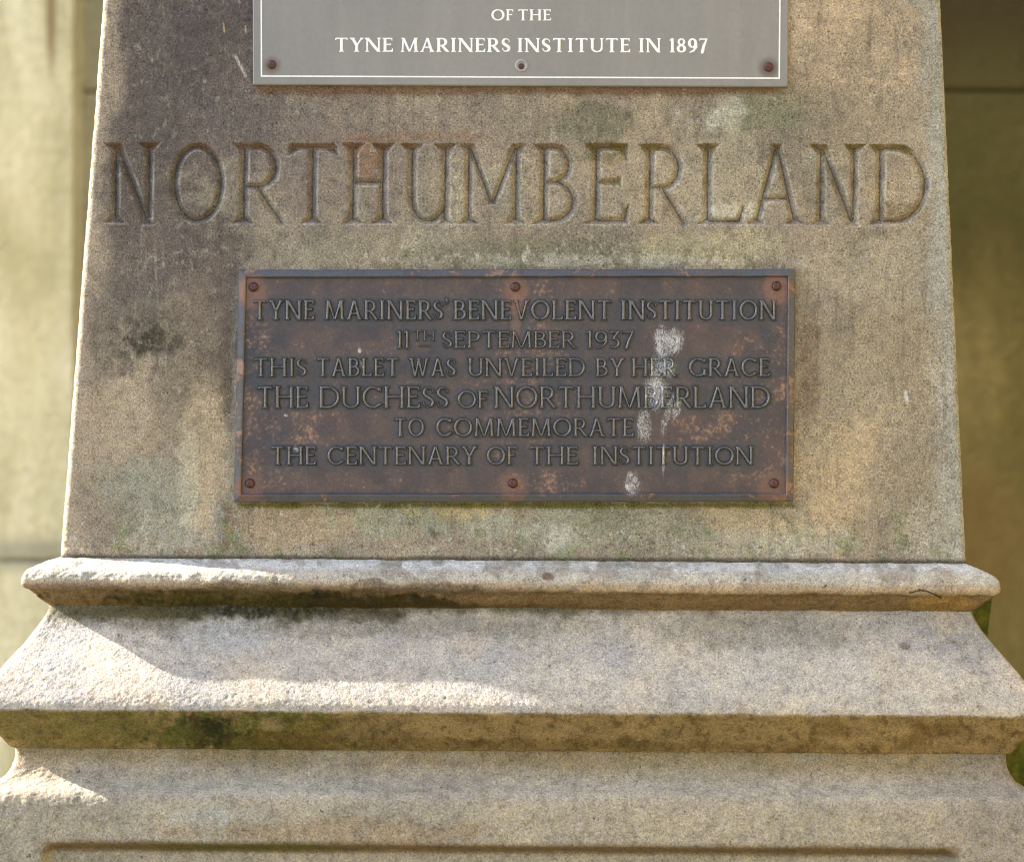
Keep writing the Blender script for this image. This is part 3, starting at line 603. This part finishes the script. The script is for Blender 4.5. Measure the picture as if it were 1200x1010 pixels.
# ------------------------------------------------------------------ bronze plaque
T_PL = 0.010
pl = thing('bronze_plaque', 'brown bronze tablet with raised lettering and rusty screws fixed below the carved name', 'plaque', (X(603), 0, Z(452)))
def plaque_material(name, letters=False, frame=False):
    m, n, l, b = new_mat(name)
    geo = n.new('ShaderNodeNewGeometry'); pos = geo.outputs['Position']
    mp = n.new('ShaderNodeVectorMath'); mp.operation = 'MULTIPLY_ADD'
    mp.inputs[1].default_value = (1000, 0, -1000); mp.inputs[2].default_value = (600, 0, 505+1000*Z0); l.new(pos, mp.inputs[0]); pp = mp.outputs[0]
    def nz(scale, detail=4, rough=0.6, dist=0.0, off=(0, 0, 0)):
        a = n.new('ShaderNodeVectorMath'); a.operation = 'ADD'; a.inputs[1].default_value = off; l.new(pos, a.inputs[0])
        return noise_node(n, l, a.outputs[0], scale, detail, rough, dist).outputs[0]
    def mathn(op, a, b_=None, c=None, clamp=False):
        q = n.new('ShaderNodeMath'); q.operation = op; q.use_clamp = clamp
        for i, vv in enumerate((a, b_, c)):
            if vv is None: continue
            if isinstance(vv, (int, float)): q.inputs[i].default_value = vv
            else: l.new(vv, q.inputs[i])
        return q.outputs[0]
    def mask(v, a, b_):
        q = n.new('ShaderNodeMapRange'); q.interpolation_type = 'SMOOTHSTEP'; q.inputs[1].default_value = a; q.inputs[2].default_value = b_; l.new(v, q.inputs[0]); return q.outputs[0]
    def over(c0, rgb, m_):
        q = n.new('ShaderNodeMix'); q.data_type = 'RGBA'; l.new(c0, q.inputs[6]); q.inputs[7].default_value = (*rgb, 1); l.new(m_, q.inputs[0]); return q.outputs[2]
    def ell(cx, cy, rx, ry, ang=0.0):
        # 1 inside, 0 outside, ragged; distances in picture units
        v = n.new('ShaderNodeVectorMath'); v.operation = 'SUBTRACT'; v.inputs[1].default_value = (cx, 0, cy); l.new(pp, v.inputs[0])
        w = n.new('ShaderNodeVectorRotate'); w.rotation_type = 'Y_AXIS'; w.inputs['Angle'].default_value = ang; l.new(v.outputs[0], w.inputs['Vector'])
        s_ = n.new('ShaderNodeVectorMath'); s_.operation = 'MULTIPLY'; s_.inputs[1].default_value = (1/rx, 0, 1/ry); l.new(w.outputs[0], s_.inputs[0])
        L = n.new('ShaderNodeVectorMath'); L.operation = 'LENGTH'; l.new(s_.outputs[0], L.inputs[0]); return L.outputs['Value']
    big = nz(9, 4, 0.6, 0.3); med = nz(36, 5, 0.65, 0.2, (3, 1, 2)); fine = nz(210, 4, 0.7, 0, (1, 5, 2)); grit = nz(620, 2, 0.6)
    r = ramp(n, l, big, [(0.32, (0.044, 0.040, 0.050)), (0.50, (0.068, 0.049, 0.051)), (0.68, (0.098, 0.062, 0.054))]); c = r.outputs[0]
    bot = mask(nz_y := mathn('MULTIPLY', 1.0, 0.0), 0, 1)
    # brown oxide mottling, then bare coppery wear, stronger towards the ends and the foot
    c = over(c, (0.120, 0.080, 0.068), mathn('MULTIPLY', mask(med, 0.42, 0.62), 0.55))
    e1 = ell(318, 505, 70, 60); e2 = ell(900, 480, 60, 110); e3 = ell(640, 565, 60, 25); e4 = ell(620, 430, 60, 120, 0.25); e5 = ell(830, 500, 90, 28); e6 = ell(300, 400, 20, 60)
    emin = mathn('MINIMUM', mathn('MINIMUM', mathn('MINIMUM', e1, e2), mathn('MINIMUM', e3, e4)), mathn('MINIMUM', e5, e6))
    near = mask(emin, 1.5, 0.2)
    thr = mathn('ADD', fine, mathn('MULTIPLY', near, 0.13)); thr = mathn('ADD', thr, mathn('MULTIPLY', mathn('SUBTRACT', med, 0.5), 0.7))
    if not letters: c = over(c, (0.36, 0.205, 0.140), mathn('MULTIPLY', mask(thr, 0.61, 0.90), 0.8))
    if not letters and not frame:
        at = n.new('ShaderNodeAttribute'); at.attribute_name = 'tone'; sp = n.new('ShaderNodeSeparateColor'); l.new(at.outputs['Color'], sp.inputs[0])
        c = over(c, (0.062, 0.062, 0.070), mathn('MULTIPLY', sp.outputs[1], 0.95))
        c = over(c, (0.022, 0.021, 0.024), mathn('MULTIPLY', sp.outputs[0], 0.55))  # near-black mix: painted shade round the letters
    if frame:
        wr = nz(26, 5, 0.7, 0.5, (7, 7, 7)); c = over(c, (0.27, 0.165, 0.125), mathn('MULTIPLY', mask(wr, 0.56, 0.64), 0.75))
        c = over(c, (0.075, 0.083, 0.098), mathn('MULTIPLY', mask(wr, 0.60, 0.50), 0.75))
    if letters:
        c = over(c, (0.142, 0.148, 0.162), mathn('MULTIPLY', mask(fine, 0.28, 0.5), 0.85))
        at = n.new('ShaderNodeAttribute'); at.attribute_name = 'tone'; c = over(c, (0.028, 0.027, 0.030), mathn('MULTIPLY', mask(at.outputs['Fac'], 0.85, 0.25), 0.85))  # shade of the letter sides painted in, darker towards the foot
    # rust weeping from the screws
    for (sx, sy) in SCREWS:
        q = mathn('ADD', ell(sx, sy+5, 20, 24), mathn('MULTIPLY', mathn('SUBTRACT', med, 0.5), 1.6))
        c = over(c, (0.19, 0.098, 0.072), mathn('MULTIPLY', mask(q, 1.05, 0.55), (0.85 if sy < 400 else 0.55)*(0.35 if letters else 1)))
    q = mathn('ADD', ell(604, 372, 7, 40), mathn('MULTIPLY', mathn('SUBTRACT', med, 0.5), 2.2)); c = over(c, (0.26, 0.14, 0.09), mathn('MULTIPLY', mask(q, 1.1, 0.4), 0.10 if letters else 0.38))
    # bird lime running down the right half
    strk = n.new('ShaderNodeVectorMath'); strk.operation = 'MULTIPLY'; strk.inputs[1].default_value = (1, 1, 0.55); l.new(pos, strk.inputs[0])
    sn = noise_node(n, l, strk.outputs[0], 430, 5, 0.85, 1.2).outputs[0]; sn2 = noise_node(n, l, strk.outputs[0], 60, 4, 0.7).outputs[0]
    lime = None
    for (cx, cy, rx, ry, an) in ((776, 402, 14, 32, -0.15), (788, 400, 18, 22, 0.0), (774, 432, 24, 22, 0), (768, 458, 22, 34, 0.05), (755, 498, 12, 30, 0), (781, 486, 7, 34, 0.25), (792, 480, 7, 20, 0.35),
                                 (741, 567, 15, 20, 0), (777, 540, 2.5, 30, 0), (424, 427, 2.5, 8, -0.4), (348, 527, 6, 4, 0.5), (422, 411, 3, 5, 0), (336, 487, 4, 2.5, 0)):
        e = mask(ell(cx, cy, rx, ry, an), 1.45, 0.35); lime = e if lime is None else mathn('MAXIMUM', lime, e)
    lm = mathn('ADD', mathn('MULTIPLY', lime, 0.62), mathn('ADD', mathn('MULTIPLY', sn, 1.45), mathn('MULTIPLY', sn2, 0.6)))
    lm = mathn('MULTIPLY', mask(lm, 1.49, 1.84), 0.92)
    lm = mathn('MULTIPLY', lm, mask(lime, 0.02, 0.2))
    c = over(c, (0.56, 0.56, 0.57), lm)
    # tiny pale specks
    c = over(c, (0.5, 0.47, 0.42), mathn('MULTIPLY', mask(nz(330, 1, 0.5, 0, (9, 3, 1)), 0.80, 0.84), 0.5))
    gr = ramp(n, l, grit, [(0.3, 0.78), (0.7, 1.24)]); mx = mult(n, l, c, gr.outputs[0]); 
    l.new(mx.outputs[2], b.inputs['Base Color'])
    b.inputs['Metallic'].default_value = 0.25
    rr = ramp(n, l, med, [(0.3, 0.34), (0.7, 0.58)]); l.new(rr.outputs[0], b.inputs['Roughness'])
    if letters: b.inputs['Metallic'].default_value = 0.45; rr.color_ramp.elements[0].color = (0.24, 0.24, 0.24, 1); rr.color_ramp.elements[1].color = (0.42, 0.42, 0.42, 1)
    bpn = n.new('ShaderNodeBump'); bpn.inputs['Strength'].default_value = 0.5; bpn.inputs['Distance'].default_value = 0.0008; l.new(fine, bpn.inputs['Height']); l.new(bpn.outputs[0], b.inputs['Normal'])
    return m
OXM = None
SCREWS = [(298, 337), (604, 337), (909, 336), (294, 566), (601, 566), (906, 566)]
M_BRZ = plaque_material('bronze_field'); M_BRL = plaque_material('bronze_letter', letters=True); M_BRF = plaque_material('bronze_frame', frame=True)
YF = -0.0085     # face of the recessed field
quadpx = [(281, 317), (931, 316), (928.5, 587), (275, 588)]
def quad_ring(outer, y_out, inner, y_in):
    pass
def off_quad(q, d): 
    (a, b_, c, e) = q
    return [(a[0]+d, a[1]+d), (b_[0]-d, b_[1]+d), (c[0]-d, c[1]-d), (e[0]+d, e[1]-d)]
def ringed(name, loops, mat, parent, cap=False, nsub=60, wob=0.0):
    """loops of picture-corner quads with a y each; straight runs subdivided so that edges can wander a little"""
    V = []; ox, oy, oz = parent.location
    for (q, y) in loops:
        for i in range(4):
            a, b_ = q[i], q[(i+1) % 4]
            for k in range(nsub):
                t = k/nsub; x_, y_ = a[0]+(b_[0]-a[0])*t, a[1]+(b_[1]-a[1])*t
                w_ = wob*float(vnoise(np.array([x_/23.0+i*9]), np.array([y_/23.0]), 5)[0])
                V.append((X(x_)-ox, y-oy+w_*0.0006, Z(y_+w_*0.6)-oz))
    M = 4*nsub; F = []
    for r_ in range(len(loops)-1):
        for i in range(M): F.append((r_*M+i, (r_+1)*M+i, (r_+1)*M+(i+1) % M, r_*M+(i+1) % M))
    me = bpy.data.meshes.new(name); fl = F
    if cap: fl = F+[tuple(range((len(loops)-1)*M, len(loops)*M))[::-1]]
    me.from_pydata(V, [], fl)
    import bmesh
    bm = bmesh.new(); bm.from_mesh(me); bmesh.ops.recalc_face_normals(bm, faces=bm.faces); bm.to_mesh(me); bm.free()
    for p in me.polygons: p.use_smooth = False
    return link(name, me, mat, parent)
Q = quadpx
ringed('frame', [(Q, 0.004), (Q, -0.0095), (off_quad(Q, 0.9), -0.0108), (off_quad(Q, 6.2), -0.0125), (off_quad(Q, 7.6), -0.0128), (off_quad(Q, 8.6), -0.0122), (off_quad(Q, 9.6), YF+0.001), (off_quad(Q, 12), 0.002)], M_BRF, pl, wob=1.0)
# field: fine grid so that the cast surface is slightly uneven
nx, nz_ = 900, 375
uu, vv = np.meshgrid(np.linspace(0, 1, nx), np.linspace(0, 1, nz_), indexing='ij')
q = off_quad(Q, 9.3)
fx = (q[0][0]*(1-uu)+q[1][0]*uu)*(1-vv)+(q[3][0]*(1-uu)+q[2][0]*uu)*vv
fy = (q[0][1]*(1-uu)+q[1][1]*uu)*(1-vv)+(q[3][1]*(1-uu)+q[2][1]*uu)*vv
fyd = YF+0.0003*fbm(fx/28, fy/28, 4, 4)
V = np.stack([X(fx)-pl.location.x, fyd, Z(fy)-pl.location.z], -1).reshape(-1, 3)

# cap thick thin serif serif-thickness height slope cell
ST = (0.185, 0.150, 0.055, 0.110, 0.0040, 4.6, 0.00036)
STL = (0.168, 0.138, 0.050, 0.100, 0.0042, 4.6, 0.00038)
TEXT = [
    (352, 376, ST, [('TYNE', 297, 370), ("MARINERS'", 381, 526), ('BENEVOLENT', 531, 717), ('INSTITUTION', 726, 909)]),
    (388, 409, ST, [('11', 465, 481), ('SEPTEMBER', 518, 675), ('1937', 686, 743)]),
    (419.5, 442, ST, [('THIS', 298, 361), ('TABLET', 371, 469), ('WAS', 479, 535), ('UNVEILED', 548, 686), ('BY', 697, 732), ('HER', 739, 792), ('GRACE', 806, 902)]),
    (452.5, 479, STL, [('THE', 302, 363), ('DUCHESS', 374, 527), ('NORTHUMBERLAND', 579, 902)]),
    (457.5, 479, ST, [('OF', 536, 573)]),
    (489.5, 512, ST, [('TO', 462, 498), ('COMMEMORATE', 511, 743)]),
    (522.5, 545, ST, [('THE', 318, 372), ('CENTENARY', 384, 560), ('OF', 570, 607), ('THE', 620, 678), ('INSTITUTION', 693, 882)]),
    (387.5, 400, (0.19, 0.15, 0.06, 0.11, 0.0026, 3.2, 0.0003), [('TH', 484, 510)]),
]
for (yt, yb, st_, ws) in TEXT:
    for (w_, x0, x1) in ws: word(w_, x0, x1, yt, yb, YF, st_, M_BRL, pl)
ox = np.full(fx.shape, -9.0)
for (yt, yb, st_, ws) in TEXT:
    for (w_, x0, x1) in ws:
        cap = yb-yt; gap = 0.035; nat = sum(ADV[c] for c in w_)
        wsc = ((x1-x0)/cap-gap*(len(w_)-1))/nat; x = x0
        for c in w_:
            wd = ADV[c]*wsc; m_ = (fx > x-8) & (fx < x+wd*cap+8) & (fy > yt-8) & (fy < yb+8)
            ox[m_] = np.maximum(ox[m_], glyph(c, wd, *st_[:3], st=st_[3]).field((fx[m_]-x)/cap, (yb-fy[m_])/cap)*cap)
            x += (wd+gap)*cap
nzx = fbm(fx/7, fy/7, 70, 3); shade_halo = sstep(-2.9, -0.2, ox+2.0*nzx)*np.clip(0.75+1.2*fbm(fx/30, fy/30, 75, 3), 0.15, 1)  # letter shadows painted into the field colour as a dark rim
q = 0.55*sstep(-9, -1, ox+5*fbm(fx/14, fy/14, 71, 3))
ed_ = np.minimum.reduce([fx-284, 929-fx, fy-326, 579-fy]); shade_halo = np.maximum(shade_halo, 0.8*sstep(3.5, 0.5, ed_+1.5*nzx))  # same painted dark rim along the frame's inner edge
me = mesh_np('plate', V, grid_faces(nx, nz_).reshape(-1, 4), np.stack([shade_halo, np.clip(q, 0, 1), shade_halo], -1).reshape(-1, 3)); link('plate', me, M_BRZ, pl)
bevel_box('underline', X(491)-pl.location.x, X(504)-pl.location.x, YF-0.0022, YF+0.001, Z(406.6)-pl.location.z, Z(404.9)-pl.location.z, 0.0005, M_BRL, pl)

def dome_screw(parent, px_, py_, r, yface, mat, h=0.0035, slot=True, seed=0):
    import bmesh
    bm = bmesh.new(); rings = [(1.0, 0.0), (1.02, 0.2), (0.93, 0.55), (0.72, 0.85), (0.4, 1.0)]; n_ = 20; prev = None
    rr = random.Random(seed)
    allr = []
    for (rad, hh) in rings:
        cur = [bm.verts.new((r*rad*math.cos(2*math.pi*i/n_)*(1+rr.uniform(-.03, .03)), -h*hh+rr.uniform(-.0001, .0001), r*rad*math.sin(2*math.pi*i/n_))) for i in range(n_)]
        if prev: 
            for i in range(n_): bm.faces.new((prev[i], prev[(i+1) % n_], cur[(i+1) % n_], cur[i]))
        prev = cur
    # cross-shaped pit in the crown
    c = bm.verts.new((r*0.05, -h*0.98, 0)); mid = []
    for i in range(n_):
        k_ = 0.22 if (i % 5) else 0.38
        mid.append(bm.verts.new((r*k_*math.cos(2*math.pi*i/n_), -h*(1.03 if i % 5 else 0.93), r*k_*math.sin(2*math.pi*i/n_))))
    for i in range(n_): bm.faces.new((prev[i], prev[(i+1) % n_], mid[(i+1) % n_], mid[i])); bm.faces.new((mid[i], mid[(i+1) % n_], c))
    bmesh.ops.recalc_face_normals(bm, faces=bm.faces)
    me = bpy.data.meshes.new('screw'); bm.to_mesh(me); bm.free()
    for p in me.polygons: p.use_smooth = True
    return link('screw', me, mat, parent, (X(px_)-parent.location.x, yface-parent.location.y, Z(py_)-parent.location.z))
ms, n, l, b = new_mat('rusted_screw'); g = noise_node(n, l, coords(n), 600, 3, 0.7)
r = ramp(n, l, g.outputs[0], [(0.35, (0.035, 0.014, 0.014)), (0.55, (0.09, 0.032, 0.028)), (0.7, (0.17, 0.075, 0.05))]); l.new(r.outputs[0], b.inputs['Base Color']); b.inputs['Roughness'].default_value = 0.45; b.inputs['Metallic'].default_value = 0.3
bpn = n.new('ShaderNodeBump'); bpn.inputs['Distance'].default_value = 0.0006; l.new(g.outputs[0], bpn.inputs['Height']); l.new(bpn.outputs[0], b.inputs['Normal'])
M_SCR = ms
for k_, (sx, sy) in enumerate(SCREWS): dome_screw(pl, sx, sy, 0.0056, YF, M_SCR, 0.0042, seed=k_)

# ------------------------------------------------------------------ grey plate above
gp = thing('grey_plaque', 'smooth grey plate with white lettering and thin white border above the carved name', 'plaque', (X(610), 0, Z(-60)))
mg, n, l, b = new_mat('grey_enamel'); co = coords(n)
g = noise_node(n, l, co, 5, 4, 0.6); g2 = noise_node(n, l, co, 160, 3, 0.6)
r = ramp(n, l, g.outputs[0], [(0.3, (0.205, 0.191, 0.182)), (0.7, (0.236, 0.221, 0.211))]); r2 = ramp(n, l, g2.outputs[0], [(0.3, 0.95), (0.7, 1.04)])
geo = n.new('ShaderNodeNewGeometry'); cur = mult(n, l, r.outputs[0], r2.outputs[0]).outputs[2]
mpp = n.new('ShaderNodeMapping'); mpp.inputs['Scale'].default_value = (1, 1, 0.12); l.new(co, mpp.inputs['Vector'])
g3 = noise_node(n, l, mpp.outputs[0], 45, 5, 0.65); r3 = ramp(n, l, g3.outputs[0], [(0.40, 1.0), (0.62, (1.07, 1.07, 1.06)), (0.75, (1.16, 1.15, 1.13))]); cur = mult(n, l, cur, r3.outputs[0]).outputs[2]
g4 = noise_node(n, l, co, 210, 2, 0.5); r4 = ramp(n, l, g4.outputs[0], [(0.19, (0.45, 0.4, 0.33)), (0.25, 1.0)]); cur = mult(n, l, cur, r4.outputs[0]).outputs[2]
def ring_stain(cx, cy, rad, rgb, amt):
    global cur
    v = n.new('ShaderNodeVectorMath'); v.operation = 'DISTANCE'; v.inputs[1].default_value = (X(cx), -0.006, Z(cy)); l.new(geo.outputs['Position'], v.inputs[0])
    q = n.new('ShaderNodeMapRange'); q.interpolation_type = 'SMOOTHSTEP'; q.inputs[1].default_value = rad; q.inputs[2].default_value = rad*0.35; q.inputs[4].default_value = amt; l.new(v.outputs['Value'], q.inputs[0])
    x_ = n.new('ShaderNodeMix'); x_.data_type = 'RGBA'; l.new(cur, x_.inputs[6]); x_.inputs[7].default_value = (*rgb, 1); l.new(q.outputs[0], x_.inputs[0]); cur = x_.outputs[2]
ring_stain(319, 78, 0.014, (0.11, 0.075, 0.05), 0.7); ring_stain(900, 81, 0.016, (0.10, 0.065, 0.04), 0.8)
l.new(cur, b.inputs['Base Color']); b.inputs['Roughness'].default_value = 0.42; b.inputs['Specular IOR Level'].default_value = 0.45
M_GREY = mg
mw, n, l, b = new_mat('white_paint'); g = noise_node(n, l, coords(n), 300, 3, 0.6); r = ramp(n, l, g.outputs[0], [(0.3, (0.70, 0.72, 0.74)), (0.6, (0.82, 0.83, 0.84))]); l.new(r.outputs[0], b.inputs['Base Color']); b.inputs['Roughness'].default_value = 0.5
M_WHITE = mw
GY = -0.0058
GQ = [(296, -320), (926, -320), (922.5, 103), (297, 100.5)]
ringed('plate', [(GQ, 0.004), (GQ, GY+0.0012), (off_quad(GQ, 1.2), GY)], M_GREY, gp, cap=True, nsub=8)
# thin white line round the plate: four strips in one frame
lq0, lq1 = off_quad(GQ, 9.2), off_quad(GQ, 10.9)
ringed('border_line', [(lq0, GY+0.0003), (lq0, GY-0.00035), (lq1, GY-0.00035), (lq1, GY+0.0003)], M_WHITE, gp, nsub=8)
SW = (0.20, 0.10, 0.075, 0.075, 0.00045, 0.9, 0.00030)
for (w_, x0, x1) in (('OF', 576, 602), ('THE', 607, 646)): word(w_, x0, x1, 12.5, 25.5, GY, SW, M_WHITE, gp, gap=0.13)
for (w_, x0, x1) in (('TYNE', 393, 461), ('MARINERS', 470, 598.5), ('INSTITUTE', 606, 738.5), ('IN', 748, 774), ('1897', 784, 829)): word(w_, x0, x1, 46, 62.5, GY, SW, M_WHITE, gp, tilt=0.0018, gap=0.13)
dome_screw(gp, 319, 77, 0.0052, GY, M_SCR, 0.0022, seed=31); dome_screw(gp, 900, 80, 0.0055, GY, M_SCR, 0.0022, seed=32)
# middle screw sits in a pale washer cup
import bmesh
bm = bmesh.new(); prof = [(0.0078, 0.0), (0.0074, -0.0009), (0.0062, -0.0013), (0.0050, -0.0007), (0.0042, 0.0002)]; prev = None
for (rad, yy) in prof:
    curv = [bm.verts.new((rad*math.cos(2*math.pi*i/28), yy, rad*math.sin(2*math.pi*i/28))) for i in range(28)]
    if prev:
        for i in range(28): bm.faces.new((prev[i], prev[(i+1) % 28], curv[(i+1) % 28], curv[i]))
    prev = curv
bmesh.ops.recalc_face_normals(bm, faces=bm.faces); me = bpy.data.meshes.new('washer'); bm.to_mesh(me); bm.free()
for p in me.polygons: p.use_smooth = True
mwa, n, l, b = new_mat('dull_steel'); b.inputs['Base Color'].default_value = (0.30, 0.29, 0.29, 1); b.inputs['Metallic'].default_value = 0.2; b.inputs['Roughness'].default_value = 0.5
g = noise_node(n, l, coords(n), 500, 3, 0.6); r = ramp(n, l, g.outputs[0], [(0.3, (0.25, 0.23, 0.22)), (0.7, (0.38, 0.36, 0.36))]); l.new(r.outputs[0], b.inputs['Base Color'])
link('washer', me, mwa, gp, (X(611)-gp.location.x, GY, Z(78)-gp.location.z))
dome_screw(gp, 611, 79, 0.0036, GY+0.0006, M_SCR, 0.0014, seed=33)

# ------------------------------------------------------------------ walls behind, ground
def wall_mat(name, stops, stain=None, scale=3.0):
    m, n, l, b = new_mat(name); co = coords(n)
    mp = n.new('ShaderNodeMapping'); mp.inputs['Scale'].default_value = (1.0, 1.0, 0.35); l.new(co, mp.inputs['Vector'])
    g = noise_node(n, l, mp.outputs[0], scale*3, 5, 0.6, 0.4); r = ramp(n, l, g.outputs[0], stops)
    g2 = noise_node(n, l, co, 60, 4, 0.6); r2 = ramp(n, l, g2.outputs[0], [(0.3, 0.85), (0.7, 1.15)])
    c = mult(n, l, r.outputs[0], r2.outputs[0]).outputs[2]
    if stain:
        for (p, rad, sq, rgb, amt) in stain:
            v = n.new('ShaderNodeVectorMath'); v.operation = 'SUBTRACT'; v.inputs[1].default_value = p; l.new(co, v.inputs[0])
            w_ = n.new('ShaderNodeVectorMath'); w_.operation = 'MULTIPLY'; w_.inputs[1].default_value = sq; l.new(v.outputs[0], w_.inputs[0])
            L = n.new('ShaderNodeVectorMath'); L.operation = 'LENGTH'; l.new(w_.outputs[0], L.inputs[0])
            q = n.new('ShaderNodeMapRange'); q.interpolation_type = 'SMOOTHSTEP'; q.inputs[1].default_value = rad; q.inputs[2].default_value = rad*0.2; q.inputs[4].default_value = amt; l.new(L.outputs['Value'], q.inputs[0])
            x_ = n.new('ShaderNodeMix'); x_.data_type = 'RGBA'; l.new(c, x_.inputs[6]); x_.inputs[7].default_value = (*rgb, 1); l.new(q.outputs[0], x_.inputs[0]); c = x_.outputs[2]
    l.new(c, b.inputs['Base Color']); b.inputs['Roughness'].default_value = 0.9
    bp = n.new('ShaderNodeBump'); bp.inputs['Distance'].default_value = 0.006; l.new(g2.outputs[0], bp.inputs['Height']); l.new(bp.outputs[0], b.inputs['Normal'])
    return m
YB = 1.45; kb = (D+YB)/D
def BX(px_): return X(px_)*kb
def BZ(py_): return Z0+(505-py_)/1000.0*kb
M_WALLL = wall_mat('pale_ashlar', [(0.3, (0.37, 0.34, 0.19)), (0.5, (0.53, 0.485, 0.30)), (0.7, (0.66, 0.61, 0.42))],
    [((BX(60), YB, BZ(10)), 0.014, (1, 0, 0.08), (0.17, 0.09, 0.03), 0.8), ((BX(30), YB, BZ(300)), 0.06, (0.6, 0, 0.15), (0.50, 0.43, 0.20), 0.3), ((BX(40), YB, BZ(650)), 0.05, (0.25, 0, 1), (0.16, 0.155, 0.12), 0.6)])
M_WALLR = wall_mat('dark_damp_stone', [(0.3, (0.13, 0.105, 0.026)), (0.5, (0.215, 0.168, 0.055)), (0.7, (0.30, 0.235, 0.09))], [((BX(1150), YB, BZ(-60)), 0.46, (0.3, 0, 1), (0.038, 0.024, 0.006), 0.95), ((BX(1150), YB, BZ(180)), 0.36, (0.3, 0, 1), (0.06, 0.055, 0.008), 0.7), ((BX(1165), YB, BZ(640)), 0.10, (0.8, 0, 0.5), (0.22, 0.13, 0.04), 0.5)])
joint = wall_mat('dark_joint', [(0.3, (0.06, 0.05, 0.03)), (0.7, (0.12, 0.10, 0.07))])
joint_pale = wall_mat('pale_mortar', [(0.3, (0.22, 0.20, 0.14)), (0.7, (0.30, 0.28, 0.2))])
lw = thing('left_stone_pier', 'pale sunlit ashlar stone pier out of focus behind the left edge of the monument', 'wall', (0, 0, 0)); lw.name = 'stone_pier'
def stone(parent, x0, x1, y0, y1, z0, z1, mat, bev=0.008): return bevel_box('stone', x0, x1, y0, y1, z0, z1, bev, mat, parent, 2)
gapw = 0.0018
zz = [0.006, BZ(1190)-0.0, BZ(657), BZ(-60), BZ(-500), BZ(-940)]
for a_, b__ in zip(zz[:-1], zz[1:]):
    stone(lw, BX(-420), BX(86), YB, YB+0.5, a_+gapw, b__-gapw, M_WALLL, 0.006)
bevel_box('mortar', BX(-418), BX(84), YB+0.012, YB+0.49, 0.007, zz[-1]-0.012, 0.002, joint_pale, lw)
bw = thing('stone_wall', 'dark damp brown stone wall in shade behind the right edge, plus added unseen light-blocking return', 'wall', (0, 0, 0))
YB2 = YB+0.09; kb = (D+YB2)/D
zz2 = [0.006, BZ(1150), BZ(107), BZ(-500), BZ(-900)]
for a_, b__ in zip(zz2[:-1], zz2[1:]):
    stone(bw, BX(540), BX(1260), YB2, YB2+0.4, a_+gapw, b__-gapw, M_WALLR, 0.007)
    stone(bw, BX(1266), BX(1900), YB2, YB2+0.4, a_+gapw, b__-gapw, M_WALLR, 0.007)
bevel_box('mortar', BX(541), BX(1899), YB2+0.014, YB2+0.39, 0.007, zz2[-1]-0.012, 0.002, joint, bw)
zz3 = [0.006, 1.1, 2.2, 3.3, 4.4]
M_WALLC = wall_mat('grey_green_ashlar', [(0.3, (0.25, 0.24, 0.14)), (0.7, (0.36, 0.34, 0.22))])
for a_, b__ in zip(zz2[:-1], zz2[1:]): stone(bw, BX(60), BX(534), YB2+0.0, YB2+0.4, a_+gapw, b__-gapw, M_WALLC, 0.007)
bevel_box('mortar', BX(61), BX(533), YB2+0.014, YB2+0.39, 0.007, zz2[-1]-0.012, 0.002, joint, bw)

XR_BLOCK = 1.8  # unseen return wall, added to block skylight from the right
for i_ in range(4):
    for j_ in range(5):
        stone(bw, XR_BLOCK, XR_BLOCK+0.4, YB2-1.2*(j_+1)+gapw, YB2-1.2*j_-gapw, zz3[i_]+gapw, zz3[i_+1]-gapw, M_WALLR, 0.007)
bevel_box('mortar', XR_BLOCK+0.014, XR_BLOCK+0.39, YB2-5.98, YB2-0.02, 0.007, zz3[-1]-0.012, 0.002, joint, bw)
mgd, n, l, b = new_mat('ground_paving'); g = noise_node(n, l, coords(n), 6, 6, 0.6); r = ramp(n, l, g.outputs[0], [(0.3, (0.075, 0.075, 0.042)), (0.7, (0.12, 0.115, 0.065))]); l.new(r.outputs[0], b.inputs['Base Color']); b.inputs['Roughness'].default_value = 0.95
me = bpy.data.meshes.new('ground'); me.from_pydata([(-60, -60, 0), (60, -60, 0), (60, 60, 0), (-60, 60, 0)], [], [(0, 1, 2, 3)])
gr = link('ground', me, mgd); gr['kind'] = 'structure'; gr['label'] = 'pale ground around the monument'
